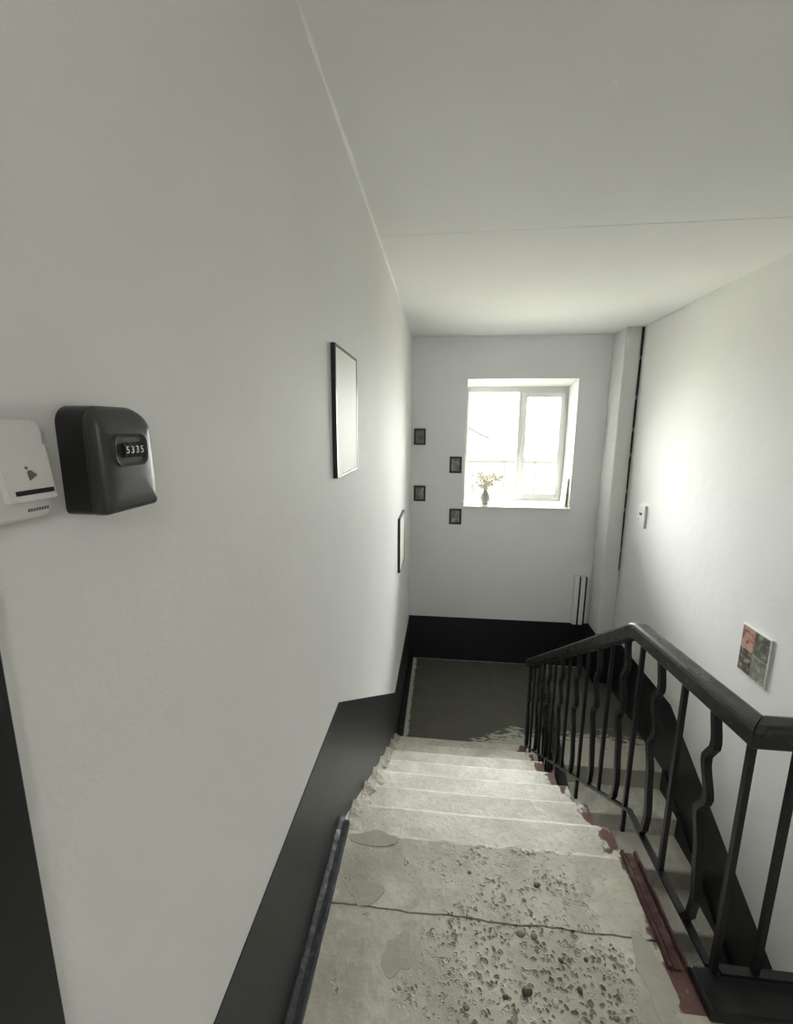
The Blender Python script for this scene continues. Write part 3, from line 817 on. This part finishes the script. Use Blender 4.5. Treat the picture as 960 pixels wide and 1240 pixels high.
# ------------------------------------------------------------------ key safe
def yz_extrude(pts, x0, x1, cy, cz, inset=0.0):
    """outline in (y,z) extruded from the wall; the front is scaled in by `inset`"""
    bm = bmesh.new()
    a = [bm.verts.new((x0, cy + p[0], cz + p[1])) for p in pts]
    sy = 1 - inset / max(p[0] for p in pts); sz = 1 - inset / max(p[1] for p in pts)
    b = [bm.verts.new((x1 - inset, cy + p[0], cz + p[1])) for p in pts]
    c = [bm.verts.new((x1, cy + p[0] * sy, cz + p[1] * sz)) for p in pts]
    n = len(pts)
    bm.faces.new(a); bm.faces.new(c)
    for q, w in ((a, b), (b, c)):
        for i in range(n): bm.faces.new((q[i], q[(i + 1) % n], w[(i + 1) % n], w[i]))
    return bm
KY, KZ, KW, KH = 0.4400, 1.5185, 0.078, 0.108
safe = thing('key_safe', 'black combination key safe mounted on the left wall', 'key safe', (XL, KY, KZ - KH / 2))
ol = rrect(KW, KH, (0.018, 0.018, 0.006, 0.006), 6)
obj('body', yz_extrude(ol, XL + 0.0005, XL + 0.0295, KY, KZ, 0.0005), m_blackplastic, safe)
# hinged cover whose top slopes back to the body
cv = bmesh.new()
lay = [(1.0, 0.030), (1.0, 0.040), (0.985, 0.044), (0.955, 0.0465), (0.90, 0.0478), (0.70, 0.0486), (0.40, 0.0490), (0.15, 0.0491)]
rings = []
for f, d in lay:
    r_ = []
    for p in rrect(KW, KH, (0.018, 0.018, 0.004, 0.004), 8):
        py, pz = p[0] * f, p[1] * f
        tt = max(0.0, (pz - 0.022) / (KH / 2 - 0.022))
        r_.append(cv.verts.new((XL + max(0.0295, d - 0.012 * tt ** 1.6 * (1 if d > 0.031 else 0)), KY + py, KZ + pz)))
    rings.append(r_)
for a, b in zip(rings, rings[1:]):
    for i in range(len(a)): cv.faces.new((a[i], a[(i + 1) % len(a)], b[(i + 1) % len(a)], b[i]))
cv.faces.new(rings[0]); cv.faces.new(rings[-1])
cover = obj('cover', cv, m_cover, safe, smooth=True)
# dial window
DZ0, DYC = KZ + 0.010, KY - 0.003
rec = obj('dial_recess', yz_extrude(rrect(0.046, 0.029, 0.009, 5), XL + 0.046, XL + 0.0500, DYC, DZ0, 0.001), m_dark, safe)
bz_ = bmesh.new()
o1 = rrect(0.050, 0.034, 0.011, 6); o2 = rrect(0.042, 0.026, 0.008, 6)
va = [bz_.verts.new((XL + 0.0480, DYC + p[0], DZ0 + p[1])) for p in o1]; vb = [bz_.verts.new((XL + 0.0520, DYC + p[0] * 0.96, DZ0 + p[1] * 0.96)) for p in o1]
vc = [bz_.verts.new((XL + 0.0502, DYC + p[0], DZ0 + p[1])) for p in o2]
for q, w in ((va, vb), (vb, vc)):
    for i in range(len(o1)): bz_.faces.new((q[i], q[(i + 1) % len(o1)], w[(i + 1) % len(o1)], w[i]))
obj('bezel', bz_, m_cover, safe, smooth=False)
def text_mesh(s, size, mt, parent, name, loc, rot, ext=0.0002):
    cu = bpy.data.curves.new(name, 'FONT'); cu.body = s; cu.size = size; cu.extrude = ext; cu.align_x = 'CENTER'; cu.align_y = 'CENTER'
    tmp = bpy.data.objects.new(name, cu); C.objects.link(tmp)
    dg = bpy.context.evaluated_depsgraph_get()
    me = bpy.data.meshes.new_from_object(tmp.evaluated_get(dg))
    bpy.data.objects.remove(tmp)
    me.materials.clear(); me.materials.append(mt)
    o = bpy.data.objects.new(name, me); C.objects.link(o); o.parent = parent
    o.location = Vector(loc) - worldloc(parent); o.rotation_euler = rot
    return o
FACE_X = (math.pi / 2, 0, math.pi / 2)      # text facing +x, reading towards +y
for k, ch in enumerate('5335'):
    yy = DYC - 0.0095 + 0.0073 * k
    bm = bmesh.new()
    n = 20; R = 0.011
    ra = []
    for s in (-0.0030, 0.0030):
        ra.append([bm.verts.new((XL + 0.0425 + R * math.cos(2 * math.pi * j / n), yy + s, DZ0 + R * math.sin(2 * math.pi * j / n))) for j in range(n)])
    for j in range(n): bm.faces.new((ra[0][j], ra[0][(j + 1) % n], ra[1][(j + 1) % n], ra[1][j]))
    bm.faces.new(ra[0]); bm.faces.new(ra[1])
    w = obj('dial_wheel', bm, m_dark, safe)
    text_mesh(ch, 0.0105, m_digit, w, 'digit', (XL + 0.0538, yy, DZ0), FACE_X)

# ------------------------------------------------------------------ door bell
BY, BZ, BW, BH = 0.3430, 1.5145, 0.060, 0.086
bell = thing('door_bell', 'white wireless door bell button with a bell mark beside the door', 'door bell', (XL, BY, BZ - BH / 2))
obj('base', yz_extrude(rrect(BW, BH, 0.008, 5), XL + 0.0005, XL + 0.0138, BY, BZ, 0.003), m_white, bell)
bt = bmesh.new()
prism(bt, [(XL + 0.0135, BZ + 0.022), (XL + 0.0135, BZ - 0.026), (XL + 0.0205, BZ - 0.026), (XL + 0.0145, BZ + 0.022)], 1, BY - 0.016, BY + 0.029)
button = obj('button', bt, m_white, bell)
def on_btn(z): return XL + 0.0145 + (BZ + 0.022 - z) / 0.048 * 0.006 + 0.0003
def btn_plate(name, pts, mt, par):
    bm = bmesh.new()
    prism_pts = [(p[0], p[1]) for p in pts]
    v0 = [bm.verts.new((on_btn(p[1]) - 0.0002, p[0], p[1])) for p in prism_pts]; v1 = [bm.verts.new((on_btn(p[1]) + 0.0003, p[0], p[1])) for p in prism_pts]
    n = len(prism_pts); bm.faces.new(v0); bm.faces.new(v1)
    for i in range(n): bm.faces.new((v0[i], v0[(i + 1) % n], v1[(i + 1) % n], v1[i]))
    return obj(name, bm, mt, par)
cY, cZ = BY + 0.008, BZ - 0.003
ang = math.radians(28)
def rot(p): return (cY + p[0] * math.cos(ang) - p[1] * math.sin(ang), cZ + p[0] * math.sin(ang) + p[1] * math.cos(ang))
btn_plate('bell_mark', [rot(p) for p in ((-0.0045, -0.004), (0.0045, -0.004), (0.0034, -0.001), (0.002, 0.0025), (0, 0.0035), (-0.002, 0.0025), (-0.0034, -0.001))], m_ink, button)
btn_plate('bell_mark', [rot((0.0012 * math.cos(a), 0.0062 + 0.0014 * math.sin(a))) for a in [k * math.pi / 4 for k in range(8)]], m_ink, button)
btn_plate('name_strip', [(BY - 0.010, BZ - 0.0205), (BY + 0.027, BZ - 0.0205), (BY + 0.027, BZ - 0.0165), (BY - 0.010, BZ - 0.0165)], m_dark, button)
bm = bmesh.new()
for k in range(8):      # the maker's name is only a blurred row of small grey letters
    y = BY + 0.004 + k * 0.0027
    box(bm, XL + 0.0139, XL + 0.0143, y, y + 0.0018, BZ - 0.0365, BZ - 0.0338)
obj('lettering', bm, m_ink, bell)
bpy.context.view_layer.update()
